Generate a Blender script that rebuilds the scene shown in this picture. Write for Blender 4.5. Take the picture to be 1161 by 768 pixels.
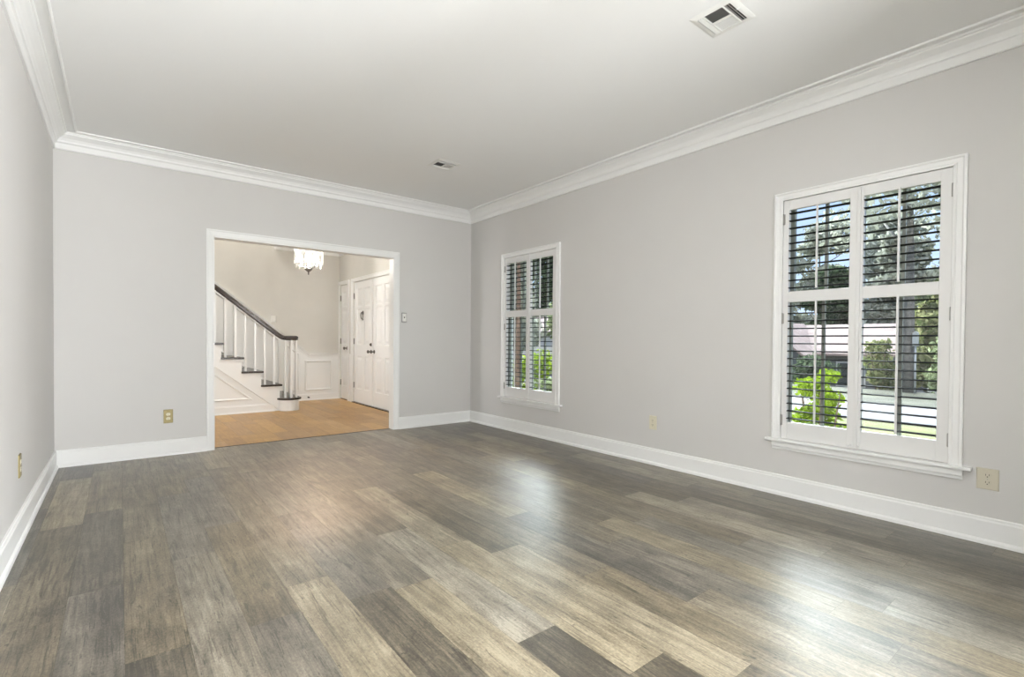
import bpy, math, random
import numpy as np
from mathutils import Vector, Matrix

PI = math.pi
scn = bpy.context.scene
COL = scn.collection
for o in list(bpy.data.objects):
    bpy.data.objects.remove(o, do_unlink=True)

# ------------------------------------------------------------------ camera
HC = 1.0698
YAW, PITCH, ROLL = 0.6697, -0.0139, 0.0073
FPX, CY = 561.305, 10.4747
cam_d = bpy.data.cameras.new('camera')
cam_d.sensor_width = 36.0
cam_d.lens = 36.0 * FPX / 1161.0
cam_d.shift_y = CY / 1161.0
cam_d.clip_start = 0.02
cam = bpy.data.objects.new('camera', cam_d)
COL.objects.link(cam)
_f = Vector((math.sin(YAW)*math.cos(PITCH), math.cos(YAW)*math.cos(PITCH), math.sin(PITCH)))
_r = Vector((math.cos(YAW), -math.sin(YAW), 0))
_u = _r.cross(_f)
_r2 = _r*math.cos(ROLL) + _u*math.sin(ROLL)
_u2 = -_r*math.sin(ROLL) + _u*math.cos(ROLL)
_m = Matrix((_r2, _u2, -_f)).transposed().to_4x4()
_m.translation = Vector((0, 0, HC))
cam.matrix_world = _m
scn.camera = cam

# ------------------------------------------------------------------ exposure, world, lights
scn.view_settings.view_transform = 'Standard'
scn.view_settings.look = 'None'
scn.view_settings.gamma = 1.0
scn.view_settings.use_curve_mapping = False
scn.view_settings.exposure = 0.0
scn.cycles.use_denoising = True
scn.cycles.max_bounces = 10
scn.cycles.diffuse_bounces = 6
scn.cycles.glossy_bounces = 4
scn.cycles.transparent_max_bounces = 16
scn.cycles.sample_clamp_indirect = 6.0

SUN_STRENGTH = 2.4
SKY_LOW = 1.55
GLARE_GLOW = 54.0  # strength of the sky glow added for the floor glare
LEFT_REAR_FILL = 40.0  # added fill lamp at the left rear, lifts the far right corner
SIDE_FILL = 740.0         # added fill lamp by the window wall, unseen behind the camera
CEILING_FILL = 335.0           # added upward fill lamp that brightens the ceiling, out of view
REAR_FILL = 3.0          # added fill lamp in front of the closed rear wall, unseen
FOYER_DAY = 60.0         # daylight reaching the foyer from the room across it
STAIR_FILL = 60.0  # fill lamp added high in the stairwell for brightness
CHANDELIER_W = 128.0
SPOT_W = 260.0

W = bpy.data.worlds.new('sky')
scn.world = W
W.use_nodes = True
nt = W.node_tree
nt.nodes.clear()
def wn(t, **k):
    n = nt.nodes.new(t)
    for a, b in k.items(): setattr(n, a, b)
    return n
def wmath(op, a, b=None, c=None):
    n = wn('ShaderNodeMath', operation=op)
    for i, v in enumerate((a, b, c)):
        if v is None: continue
        if isinstance(v, (int, float)): n.inputs[i].default_value = v
        else: nt.links.new(v, n.inputs[i])
    return n.outputs[0]
tc = wn('ShaderNodeTexCoord')
sep = wn('ShaderNodeSeparateXYZ'); nt.links.new(tc.outputs['Generated'], sep.inputs[0])
ramp = wn('ShaderNodeValToRGB')
ramp.color_ramp.elements[0].position = 0.0; ramp.color_ramp.elements[0].color = (0.62, 0.74, 0.95, 1)
ramp.color_ramp.elements[1].position = 0.55; ramp.color_ramp.elements[1].color = (0.20, 0.38, 0.80, 1)
nt.links.new(sep.outputs[2], ramp.inputs[0])
# glow added to the sky above the tree tops, shaped to glare on the floor
lo = wn('ShaderNodeMapRange', interpolation_type='SMOOTHSTEP'); lo.inputs[1].default_value = 0.245; lo.inputs[2].default_value = 0.31
nt.links.new(sep.outputs[2], lo.inputs[0])
hi = wn('ShaderNodeMapRange', interpolation_type='SMOOTHSTEP'); hi.inputs[1].default_value = 0.78; hi.inputs[2].default_value = 0.55
nt.links.new(sep.outputs[2], hi.inputs[0])
hor = wmath('SQRT', wmath('SUBTRACT', 1.0001, wmath('MULTIPLY', sep.outputs[2], sep.outputs[2])))
azd = wmath('DIVIDE', wmath('ADD', wmath('MULTIPLY', sep.outputs[0], 0.74), wmath('MULTIPLY', sep.outputs[1], 0.67)), hor)
az = wn('ShaderNodeMapRange', interpolation_type='SMOOTHSTEP'); az.inputs[1].default_value = 0.72; az.inputs[2].default_value = 0.88
nt.links.new(azd, az.inputs[0])
nz = wn('ShaderNodeTexNoise'); nz.inputs['Scale'].default_value = 3.0; nz.inputs['Detail'].default_value = 4
nt.links.new(tc.outputs['Generated'], nz.inputs['Vector'])
cl = wn('ShaderNodeMapRange'); cl.inputs[1].default_value = 0.3; cl.inputs[2].default_value = 0.65; cl.inputs[3].default_value = 0.75
nt.links.new(nz.outputs[0], cl.inputs[0])
bank = wmath('MULTIPLY', wmath('MULTIPLY', lo.outputs[0], hi.outputs[0]), wmath('MULTIPLY', az.outputs[0], cl.outputs[0]))
b1 = wn('ShaderNodeBackground'); b1.inputs[1].default_value = SKY_LOW
nt.links.new(ramp.outputs[0], b1.inputs[0])
b2 = wn('ShaderNodeBackground'); b2.inputs[0].default_value = (0.90, 0.97, 1.0, 1)
nt.links.new(wmath('MULTIPLY', bank, GLARE_GLOW), b2.inputs[1])
add = wn('ShaderNodeAddShader'); nt.links.new(b1.outputs[0], add.inputs[0]); nt.links.new(b2.outputs[0], add.inputs[1])
wo = wn('ShaderNodeOutputWorld'); nt.links.new(add.outputs[0], wo.inputs[0])

def light(name, kind, loc, energy, color=(1, 1, 1), direction=None, **k):
    d = bpy.data.lights.new(name, kind)
    d.energy = energy; d.color = color
    for a, b in k.items(): setattr(d, a, b)
    o = bpy.data.objects.new(name, d); COL.objects.link(o); o.location = loc
    if direction is not None:
        o.rotation_euler = Vector(direction).to_track_quat('-Z', 'Y').to_euler()
    return o
light('sun', 'SUN', (0, 0, 20), SUN_STRENGTH, (1.0, 0.95, 0.86), (0.42, 0.30, -0.85), angle=math.radians(0.6))
light('side_fill', 'AREA', (3.40, -2.6, 1.3), SIDE_FILL, (0.94, 0.968, 1.0), (-1, 0, 0.2), shape='RECTANGLE', size=1.8, size_y=1.8)
light('ceiling_fill', 'AREA', (1.3, -3.0, 0.5), CEILING_FILL, (0.94, 0.968, 1.0), (0, 0.22, 0.97), shape='RECTANGLE', size=2.4, size_y=0.8)
light('rear_fill', 'AREA', (0.9, -3.6, 1.35), REAR_FILL, (0.94, 0.968, 1.0), (0, 1, 0.10), shape='RECTANGLE', size=2.4, size_y=2.2)
light('left_rear_fill', 'AREA', (-0.9, -2.4, 1.35), LEFT_REAR_FILL, (0.94, 0.968, 1.0), (0.62, 0.78, 0.08), shape='RECTANGLE', size=1.4, size_y=1.8)
light('foyer_daylight', 'AREA', (-2.5, 6.63, 1.2), FOYER_DAY, (0.97, 0.98, 1.0), (1, -0.10, 0), shape='RECTANGLE', size=0.45, size_y=1.9)
light('stairwell_fill', 'AREA', (0.6, 8.5, 5.0), STAIR_FILL, (1.0, 0.96, 0.90), (0, 0, -1), shape='RECTANGLE', size=1.6, size_y=0.7)

# ------------------------------------------------------------------ mesh helpers
class MB:
    def __init__(self):
        self.v = []; self.f = []; self.m = []; self.s = []
    def add(self, verts, faces, m=0, smooth=False):
        b = len(self.v)
        self.v += [tuple(p) for p in verts]
        for f in faces:
            self.f.append(tuple(b+i for i in f)); self.m.append(m); self.s.append(smooth)
        return self
    def box(self, x0, y0, z0, x1, y1, z1, m=0):
        x0, x1 = sorted((x0, x1)); y0, y1 = sorted((y0, y1)); z0, z1 = sorted((z0, z1))
        v = [(x0,y0,z0),(x1,y0,z0),(x1,y1,z0),(x0,y1,z0),(x0,y0,z1),(x1,y0,z1),(x1,y1,z1),(x0,y1,z1)]
        return self.add(v, [(3,2,1,0),(4,5,6,7),(0,1,5,4),(1,2,6,5),(2,3,7,6),(3,0,4,7)], m)
    def loft(self, rings, m=0, smooth=False, cap=True, closed=True):
        n = len(rings[0]); v = [p for r in rings for p in r]; f = []
        for k in range(len(rings)-1):
            for i in range(n if closed else n-1):
                j = (i+1) % n
                f.append((k*n+i, k*n+j, (k+1)*n+j, (k+1)*n+i))
        self.add(v, f, m, smooth)
        if cap:
            b = len(self.v)-len(v)
            self.f.append(tuple(b+i for i in reversed(range(n)))); self.m.append(m); self.s.append(False)
            self.f.append(tuple(b+(len(rings)-1)*n+i for i in range(n))); self.m.append(m); self.s.append(False)
        return self
    def prism(self, poly, axis, a, b, m=0):
        def P(p, t):
            if axis == 'y': return (p[0], t, p[1])
            if axis == 'x': return (t, p[0], p[1])
            return (p[0], p[1], t)
        return self.loft([[P(p, a) for p in poly], [P(p, b) for p in poly]], m)
    def tube(self, pts, r, n=12, m=0, smooth=True):
        pts = [Vector(p) for p in pts]
        rs = r if isinstance(r, (list, tuple)) else [r]*len(pts)
        rings = []
        for i, p in enumerate(pts):
            d = (pts[min(i+1, len(pts)-1)] - pts[max(i-1, 0)]).normalized()
            a = Vector((0,0,1)) if abs(d.z) < 0.9 else Vector((1,0,0))
            u = d.cross(a).normalized(); w = d.cross(u)
            rings.append([p + (u*math.cos(2*PI*k/n) + w*math.sin(2*PI*k/n))*rs[i] for k in range(n)])
        return self.loft(rings, m, smooth)
    def lathe(self, prof, c, axis='z', n=24, m=0, smooth=True):
        rings = []
        for r, t in prof:
            ring = []
            for k in range(n):
                a = 2*PI*k/n; x, y = r*math.cos(a), r*math.sin(a)
                if axis == 'z': ring.append((c[0]+x, c[1]+y, c[2]+t))
                elif axis == 'x': ring.append((c[0]+t, c[1]+x, c[2]+y))
                else: ring.append((c[0]+x, c[1]+t, c[2]+y))
            rings.append(ring)
        return self.loft(rings, m, smooth)
    def build(self, name, mats, parent=None, bevel=0.0, structure=False, segs=2):
        me = bpy.data.meshes.new(name)
        off = Vector((0,0,0))
        if parent is not None:
            q = parent
            while q is not None:
                off += q.location; q = q.parent
        me.from_pydata([tuple(Vector(p)-off) for p in self.v], [], self.f)
        if not isinstance(mats, (list, tuple)): mats = [mats]
        for mt in mats: me.materials.append(mt)
        me.polygons.foreach_set('material_index', self.m)
        me.polygons.foreach_set('use_smooth', self.s)
        me.update()
        import bmesh
        bm = bmesh.new(); bm.from_mesh(me); bmesh.ops.recalc_face_normals(bm, faces=bm.faces); bm.to_mesh(me); bm.free()
        o = bpy.data.objects.new(name, me); COL.objects.link(o)
        if parent is not None: o.parent = parent
        if bevel > 0:
            md = o.modifiers.new('edge', 'BEVEL'); md.width = bevel; md.segments = segs; md.limit_method = 'ANGLE'; md.angle_limit = math.radians(40)
        if structure: o['kind'] = 'structure'
        return o

def empty(name, loc, structure=False):
    o = bpy.data.objects.new(name, None); COL.objects.link(o); o.location = loc; o.empty_display_size = 0.1
    if structure: o['kind'] = 'structure'
    return o
def tag(o, label, cat, group=None, kind=None):
    o['label'] = label; o['category'] = cat
    if group: o['group'] = group
    if kind: o['kind'] = kind
    return o
def copy_tree(o, parent=None):
    c = o.copy(); COL.objects.link(c); c.parent = parent
    for ch in list(o.children): copy_tree(ch, c)
    return c

def inset(poly, d):
    """offset a convex or concave CCW polygon inwards by d"""
    n = len(poly); out = []
    area = sum(poly[i][0]*poly[(i+1)%n][1]-poly[(i+1)%n][0]*poly[i][1] for i in range(n))
    s = 1 if area > 0 else -1
    for i in range(n):
        p0, p1, p2 = (Vector(poly[(i-1)%n]), Vector(poly[i]), Vector(poly[(i+1)%n]))
        e1 = (p1-p0).normalized(); e2 = (p2-p1).normalized()
        n1 = Vector((-e1.y, e1.x))*s; n2 = Vector((-e2.y, e2.x))*s
        b = n1+n2; k = d/max(0.15, (1+n1.dot(n2)))
        out.append(tuple(p1 + b*k))
    return out
def moulding_ring(mb, poly, width, axis, face, out, h=0.012, m=0):
    """picture-frame moulding on a wall: polygon in wall coordinates, standing `out`*h off the plane `face`"""
    def P(p, t): return (p[0], t, p[1]) if axis == 'y' else (t, p[0], p[1])
    prof = [(0, 0), (0, h*0.45), (width*0.25, h), (width*0.55, h*0.85), (width*0.8, h*0.35), (width, 0.0)]
    rings = [[P(p, face+out*t) for p in inset(poly, d)] for d, t in prof]
    mb.loft(rings, m, False, cap=False)

# ------------------------------------------------------------------ materials
def newmat(name):
    m = bpy.data.materials.new(name); m.use_nodes = True
    t = m.node_tree; b = t.nodes['Principled BSDF']
    return m, t, b
def paint(name, col, rough=0.5, bump=0.0, scale=300, metal=0.0, spec=0.5, var=0.0, vscale=3.0):
    m, t, b = newmat(name)
    b.inputs['Base Color'].default_value = (*col, 1); b.inputs['Roughness'].default_value = rough
    b.inputs['Metallic'].default_value = metal; b.inputs['Specular IOR Level'].default_value = spec
    tc = t.nodes.new('ShaderNodeTexCoord')
    if var > 0:
        n = t.nodes.new('ShaderNodeTexNoise'); n.inputs['Scale'].default_value = vscale; n.inputs['Detail'].default_value = 5
        t.links.new(tc.outputs['Object'], n.inputs['Vector'])
        r = t.nodes.new('ShaderNodeValToRGB')
        r.color_ramp.elements[0].position = 0.3; r.color_ramp.elements[1].position = 0.7
        r.color_ramp.elements[0].color = (*[c*(1-var) for c in col], 1); r.color_ramp.elements[1].color = (*[min(1, c*(1+var)) for c in col], 1)
        t.links.new(n.outputs[0], r.inputs[0]); t.links.new(r.outputs[0], b.inputs['Base Color'])
    if bump > 0:
        n = t.nodes.new('ShaderNodeTexNoise'); n.inputs['Scale'].default_value = scale; n.inputs['Detail'].default_value = 3
        t.links.new(tc.outputs['Object'], n.inputs['Vector'])
        bp = t.nodes.new('ShaderNodeBump'); bp.inputs['Strength'].default_value = bump; bp.inputs['Distance'].default_value = 0.002
        t.links.new(n.outputs[0], bp.inputs['Height']); t.links.new(bp.outputs[0], b.inputs['Normal'])
    return m

M = {}
M['wall'] = paint('wall_paint', (0.605, 0.592, 0.572), 0.6, 0.15, 260, var=0.012, vscale=1.5)
M['ceiling'] = paint('ceiling_paint', (0.87, 0.875, 0.865), 0.7, 0.2, 200)
M['trim'] = paint('white_trim', (0.82, 0.82, 0.805), 0.35, var=0.01)
M['foyer_wall'] = paint('foyer_wallpaper', (0.625, 0.605, 0.56), 0.6, 0.2, 150, var=0.02, vscale=4)
M['white_paint'] = paint('white_stair_paint', (0.81, 0.81, 0.795), 0.35)
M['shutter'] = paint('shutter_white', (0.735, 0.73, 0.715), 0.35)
M['louver'] = paint('louver_silhouette', (0.028, 0.028, 0.026), 0.8, spec=0.06)  # white slats; their backlit darkness is put into the base colour
M['sash'] = paint('sash_grey_green', (0.24, 0.25, 0.215), 0.5, var=0.1)
M['tread'] = paint('dark_stained_wood', (0.035, 0.026, 0.022), 0.25, 0.1, 80, var=0.3, vscale=12)
M['brass'] = paint('aged_brass', (0.25, 0.20, 0.085), 0.45, metal=0.4, var=0.1, vscale=40)
M['ivory'] = paint('ivory_plastic', (0.66, 0.62, 0.48), 0.35)
M['almond'] = paint('almond_plastic', (0.58, 0.54, 0.43), 0.35)
M['whiteplastic'] = paint('white_plastic', (0.78, 0.77, 0.73), 0.35)
M['nickel'] = paint('brushed_nickel', (0.42, 0.41, 0.39), 0.35, metal=0.9)
M['dark'] = paint('dark_slot', (0.012, 0.012, 0.012), 0.6)
M['bronze'] = paint('dark_bronze', (0.07, 0.05, 0.035), 0.4, metal=0.6)
M['pewter'] = paint('pewter', (0.16, 0.15, 0.14), 0.35, metal=0.9)
M['vent'] = paint('vent_white', (0.80, 0.80, 0.77), 0.4)
M['exterior'] = paint('exterior_brick', (0.35, 0.22, 0.16), 0.9, var=0.2, vscale=6)

# plank floors: tone per plank comes from the mesh, grain from object space
def plank_mat(name, stops, rough, seamdark, coat, grain=1.0):
    m, t, b = newmat(name)
    N = t.nodes.new; L = t.links.new
    at = N('ShaderNodeAttribute'); at.attribute_name = 'plank'
    sp = N('ShaderNodeSeparateColor'); L(at.outputs['Color'], sp.inputs[0])
    tc = N('ShaderNodeTexCoord')
    off = N('ShaderNodeCombineXYZ')
    mu = N('ShaderNodeMath'); mu.operation = 'MULTIPLY'; mu.inputs[1].default_value = 37.0; L(sp.outputs[1], mu.inputs[0])
    L(mu.outputs[0], off.inputs[0]); L(mu.outputs[0], off.inputs[1]); L(mu.outputs[0], off.inputs[2])
    va = N('ShaderNodeVectorMath'); va.operation = 'ADD'; L(tc.outputs['Object'], va.inputs[0]); L(off.outputs[0], va.inputs[1])
    def noise(sx, sy, detail, dist=0.0):
        mp = N('ShaderNodeMapping'); mp.inputs['Scale'].default_value = (sx, sy, 1); L(va.outputs[0], mp.inputs[0])
        n = N('ShaderNodeTexNoise'); n.inputs['Scale'].default_value = 1.0; n.inputs['Detail'].default_value = detail; n.inputs['Distortion'].default_value = dist
        n.inputs['Roughness'].default_value = 0.65
        L(mp.outputs[0], n.inputs['Vector']); return n.outputs[0]
    def comb(a, k, base):
        s = N('ShaderNodeMath'); s.operation = 'SUBTRACT'; s.inputs[1].default_value = 0.5; L(a, s.inputs[0])
        q = N('ShaderNodeMath'); q.operation = 'MULTIPLY_ADD'; q.inputs[1].default_value = k; L(s.outputs[0], q.inputs[0]); L(base, q.inputs[2])
        return q.outputs[0]
    tone = sp.outputs[0]
    tone = comb(noise(70, 3.2, 5, 0.6), 0.85*grain, tone)
    tone = comb(noise(14, 1.3, 4, 1.2), 0.95*grain, tone)
    tone = comb(noise(5, 4.5, 5, 0.3), 0.85*grain, tone)
    tone = comb(noise(160, 90, 2), 0.75*grain, tone)
    # thin dark grain lines and scattered knots
    def dark(src, lo, hi, k, base):
        q = N('ShaderNodeMapRange'); q.interpolation_type = 'SMOOTHSTEP'; q.inputs[1].default_value = lo; q.inputs[2].default_value = hi; q.inputs[3].default_value = 0; q.inputs[4].default_value = k
        L(src, q.inputs[0]); s = N('ShaderNodeMath'); s.operation = 'SUBTRACT'; L(base, s.inputs[0]); L(q.outputs[0], s.inputs[1]); return s.outputs[0]
    tone = dark(noise(95, 5.0, 4, 1.5), 0.57, 0.68, 0.42*grain, tone)
    tone = dark(noise(22, 9.0, 3, 2.5), 0.63, 0.76, 0.55*grain, tone)
    tone = dark(noise(38, 2.0, 3, 2.0), 0.56, 0.64, 0.24*grain, tone)
    r = N('ShaderNodeValToRGB')
    r.color_ramp.elements[0].position = stops[0][0]; r.color_ramp.elements[0].color = (*stops[0][1], 1)
    r.color_ramp.elements[1].position = stops[-1][0]; r.color_ramp.elements[1].color = (*stops[-1][1], 1)
    for p, c in stops[1:-1]:
        e = r.color_ramp.elements.new(p); e.color = (*c, 1)
    L(tone, r.inputs[0])
    # hue drift from plank to plank
    hs = N('ShaderNodeHueSaturation')
    mr = N('ShaderNodeMapRange'); mr.inputs[3].default_value = 0.75 if grain == 1.0 else 1.0; mr.inputs[4].default_value = 1.25 if grain == 1.0 else 1.15; L(sp.outputs[2], mr.inputs[0])
    L(mr.outputs[0], hs.inputs['Saturation']); L(r.outputs[0], hs.inputs['Color'])
    L(hs.outputs[0], b.inputs['Base Color'])
    b.inputs['Roughness'].default_value = rough
    b.inputs['Specular IOR Level'].default_value = 0.3
    b.inputs['Coat Weight'].default_value = coat; b.inputs['Coat Roughness'].default_value = 0.36; b.inputs['Coat IOR'].default_value = 1.55
    bp = N('ShaderNodeBump'); bp.inputs['Strength'].default_value = 0.12; bp.inputs['Distance'].default_value = 0.001
    L(noise(120, 10, 3), bp.inputs['Height']); L(bp.outputs[0], b.inputs['Normal'])
    return m
M['floor'] = plank_mat('grey_vinyl_plank', [(0.0, (0.039, 0.033, 0.024)), (0.25, (0.083, 0.070, 0.051)), (0.5, (0.146, 0.124, 0.089)), (0.75, (0.225, 0.194, 0.142)), (1.0, (0.34, 0.298, 0.224))], 0.42, 0.5, 0.58)
M['oak'] = plank_mat('warm_oak_plank', [(0.0, (0.21, 0.108, 0.034)), (0.5, (0.385, 0.222, 0.072)), (1.0, (0.57, 0.375, 0.145))], 0.4, 0.5, 0.4, 0.6)
M['seam'] = paint('floor_seam', (0.07, 0.058, 0.045), 0.8)

def glass_mat():
    m, t, b = newmat('window_glass')
    t.nodes.remove(b)
    tr = t.nodes.new('ShaderNodeBsdfTransparent'); tr.inputs[0].default_value = (0.95, 0.97, 0.96, 1)
    gl = t.nodes.new('ShaderNodeBsdfGlossy'); gl.inputs['Roughness'].default_value = 0.02
    lw = t.nodes.new('ShaderNodeLayerWeight'); lw.inputs[0].default_value = 0.5
    pw = t.nodes.new('ShaderNodeMath'); pw.operation = 'POWER'; pw.inputs[1].default_value = 5.0; t.links.new(lw.outputs['Facing'], pw.inputs[0])
    fr = t.nodes.new('ShaderNodeMath'); fr.operation = 'MULTIPLY_ADD'; fr.inputs[1].default_value = 0.9; fr.inputs[2].default_value = 0.03; t.links.new(pw.outputs[0], fr.inputs[0])
    mx = t.nodes.new('ShaderNodeMixShader'); t.links.new(fr.outputs[0], mx.inputs[0]); t.links.new(tr.outputs[0], mx.inputs[1]); t.links.new(gl.outputs[0], mx.inputs[2])
    t.links.new(mx.outputs[0], t.nodes['Material Output'].inputs[0])
    return m
M['glass'] = glass_mat()
def emit_mat(name, col, s):
    m, t, b = newmat(name)
    b.inputs['Base Color'].default_value = (0.9, 0.85, 0.75, 1)
    b.inputs['Emission Color'].default_value = (*col, 1); b.inputs['Emission Strength'].default_value = s
    return m
M['bulb'] = emit_mat('lit_bulb', (1.0, 0.93, 0.80), 6.0)
def crystal_mat():
    m, t, b = newmat('clear_crystal_glass')
    b.inputs['Base Color'].default_value = (0.97, 0.96, 0.93, 1); b.inputs['Roughness'].default_value = 0.18
    t.nodes.remove(b)
    tr = t.nodes.new('ShaderNodeBsdfTransparent'); tr.inputs[0].default_value = (0.95, 0.95, 0.93, 1)
    df = t.nodes.new('ShaderNodeBsdfTranslucent'); df.inputs[0].default_value = (0.95, 0.93, 0.88, 1)
    gl = t.nodes.new('ShaderNodeBsdfGlossy'); gl.inputs['Roughness'].default_value = 0.15
    m1 = t.nodes.new('ShaderNodeMixShader'); m1.inputs[0].default_value = 0.03; t.links.new(tr.outputs[0], m1.inputs[1]); t.links.new(df.outputs[0], m1.inputs[2])
    m2 = t.nodes.new('ShaderNodeMixShader'); m2.inputs[0].default_value = 0.12; t.links.new(m1.outputs[0], m2.inputs[1]); t.links.new(gl.outputs[0], m2.inputs[2])
    t.links.new(m2.outputs[0], t.nodes['Material Output'].inputs[0])
    return m
M['crystal'] = crystal_mat()
def leaf_mat(name, c0, c1):
    m, t, b = newmat(name)
    ri = t.nodes.new('ShaderNodeNewGeometry')
    r = t.nodes.new('ShaderNodeValToRGB'); r.color_ramp.elements[0].color = (*c0, 1); r.color_ramp.elements[1].color = (*c1, 1)
    t.links.new(ri.outputs['Random Per Island'], r.inputs[0])
    t.nodes.remove(b)
    d = t.nodes.new('ShaderNodeBsdfDiffuse'); tl = t.nodes.new('ShaderNodeBsdfTranslucent')
    t.links.new(r.outputs[0], d.inputs[0]); t.links.new(r.outputs[0], tl.inputs[0])
    mx = t.nodes.new('ShaderNodeMixShader'); mx.inputs[0].default_value = 0.4
    t.links.new(d.outputs[0], mx.inputs[1]); t.links.new(tl.outputs[0], mx.inputs[2]); t.links.new(mx.outputs[0], t.nodes['Material Output'].inputs[0])
    return m
M['leaf_olive'] = leaf_mat('olive_grey_leaves', (0.24, 0.25, 0.19), (0.58, 0.58, 0.48))
M['leaf_green'] = leaf_mat('mid_green_leaves', (0.13, 0.165, 0.08), (0.42, 0.47, 0.26))
M['leaf_dark'] = leaf_mat('dark_green_leaves', (0.045, 0.065, 0.04), (0.17, 0.22, 0.12))
M['leaf_lime'] = leaf_mat('lime_leaves', (0.12, 0.19, 0.015), (0.42, 0.56, 0.04))
M['leaf_yellow'] = leaf_mat('yellow_green_leaves', (0.14, 0.18, 0.06), (0.42, 0.40, 0.20))
M['bark'] = paint('grey_bark', (0.16, 0.145, 0.125), 0.9, 0.6, 30, var=0.3, vscale=8)
M['bark_brown'] = paint('brown_bark', (0.20, 0.13, 0.095), 0.9, 0.6, 30, var=0.3, vscale=8)
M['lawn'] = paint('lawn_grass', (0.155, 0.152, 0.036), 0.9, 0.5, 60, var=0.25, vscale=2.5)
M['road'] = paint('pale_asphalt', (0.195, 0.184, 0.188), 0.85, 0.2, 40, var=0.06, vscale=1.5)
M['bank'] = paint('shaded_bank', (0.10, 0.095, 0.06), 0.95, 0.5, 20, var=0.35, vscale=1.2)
M['roof'] = paint('weathered_roof_shingle', (0.42, 0.305, 0.265), 0.9, 0.4, 25, var=0.18, vscale=3)
M['housewall'] = paint('grey_house_siding', (0.20, 0.19, 0.185), 0.85, var=0.12, vscale=2)
M['housepale'] = paint('pale_house_siding', (0.74, 0.69, 0.67), 0.8, var=0.04)
M['housewindow'] = paint('dark_house_window', (0.05, 0.055, 0.06), 0.15)
M['postwhite'] = paint('white_post_paint', (0.42, 0.42, 0.40), 0.5)

# ------------------------------------------------------------------ room dimensions
XL, XR, YB, YF, H = -0.425, 3.6494, 5.497, -3.80, 2.74
YB2 = 5.61                     # foyer side of the back wall
XW = 3.78                      # outer face of the window wall
OX0, OX1, OZ = 0.672, 2.588, 2.075        # opening in the back wall
FX, FY = 3.135, 9.03           # foyer door wall, foyer back wall
WINY = (1.1, 4.3)              # window centres; window 1 is the far one
WO = (0.455, 0.40, 2.065)      # half width, bottom, top of the window openings

# window wall with two openings
mb = MB()
ys = [YF-0.15, WINY[0]-WO[0], WINY[0]+WO[0], WINY[1]-WO[0], WINY[1]+WO[0], YB2]
mb.box(XR, ys[0], -0.6, XW, ys[5], WO[1]); mb.box(XR, ys[0], WO[2], XW, ys[5], H+0.1)
for a, b in ((0, 1), (2, 3), (4, 5)): mb.box(XR, ys[a], WO[1], XW, ys[b], WO[2])
mb.build('wall_right', M['wall'], structure=True)
mb = MB(); mb.box(XL-0.12, -0.8, -0.2, XL, YB2, H+0.1); mb.box(XL-0.12, -3.55, 2.1, XL, -0.8, H+0.1); mb.box(XL-0.12, YF-0.15, -0.2, XL, -3.55, H+0.1)
mb.build('wall_left', M['wall'], structure=True)
MB().box(2.35, -0.20, 0, XR, -0.08, H+0.1).build('wall_light_block', M['wall'], structure=True)      # unseen wall added to keep the rear lamps off the window wall
# dark box added behind an unseen gap in the left wall, soaks up light
M['light_trap'] = paint('light_trap_dark', (0.22, 0.23, 0.24), 0.7)
mb = MB(); mb.box(-3.6, YF-0.15, -0.12, XL-0.12, -0.65, 0); mb.box(-3.6, YF-0.15, 2.6, XL-0.12, -0.65, 2.7); mb.box(-3.7, YF-0.15, -0.12, -3.6, -0.65, 2.7)
mb.box(-3.6, YF-0.15, 0, XL-0.12, YF-0.05, 2.6); mb.box(-3.6, -0.75, 0, XL-0.12, -0.65, 2.6)
mb.build('wall_light_trap', M['light_trap'], structure=True)
mb = MB()
mb.box(XL-0.0, YB, 0, OX0, YB2-0.003, H+0.1); mb.box(OX1, YB, 0, XR, YB2-0.003, H+0.1); mb.box(OX0, YB, OZ, OX1, YB2-0.003, H+0.1)
mb.build('wall_back', M['wall'], structure=True)
MB().box(XL-0.12, YF-0.15, -0.2, XW, YF, H+0.1).build('wall_front', M['wall'], structure=True)
MB().box(XL-0.12, YF-0.15, H, XW, YB2, H+0.14).build('ceiling', M['ceiling'], structure=True)

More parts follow.
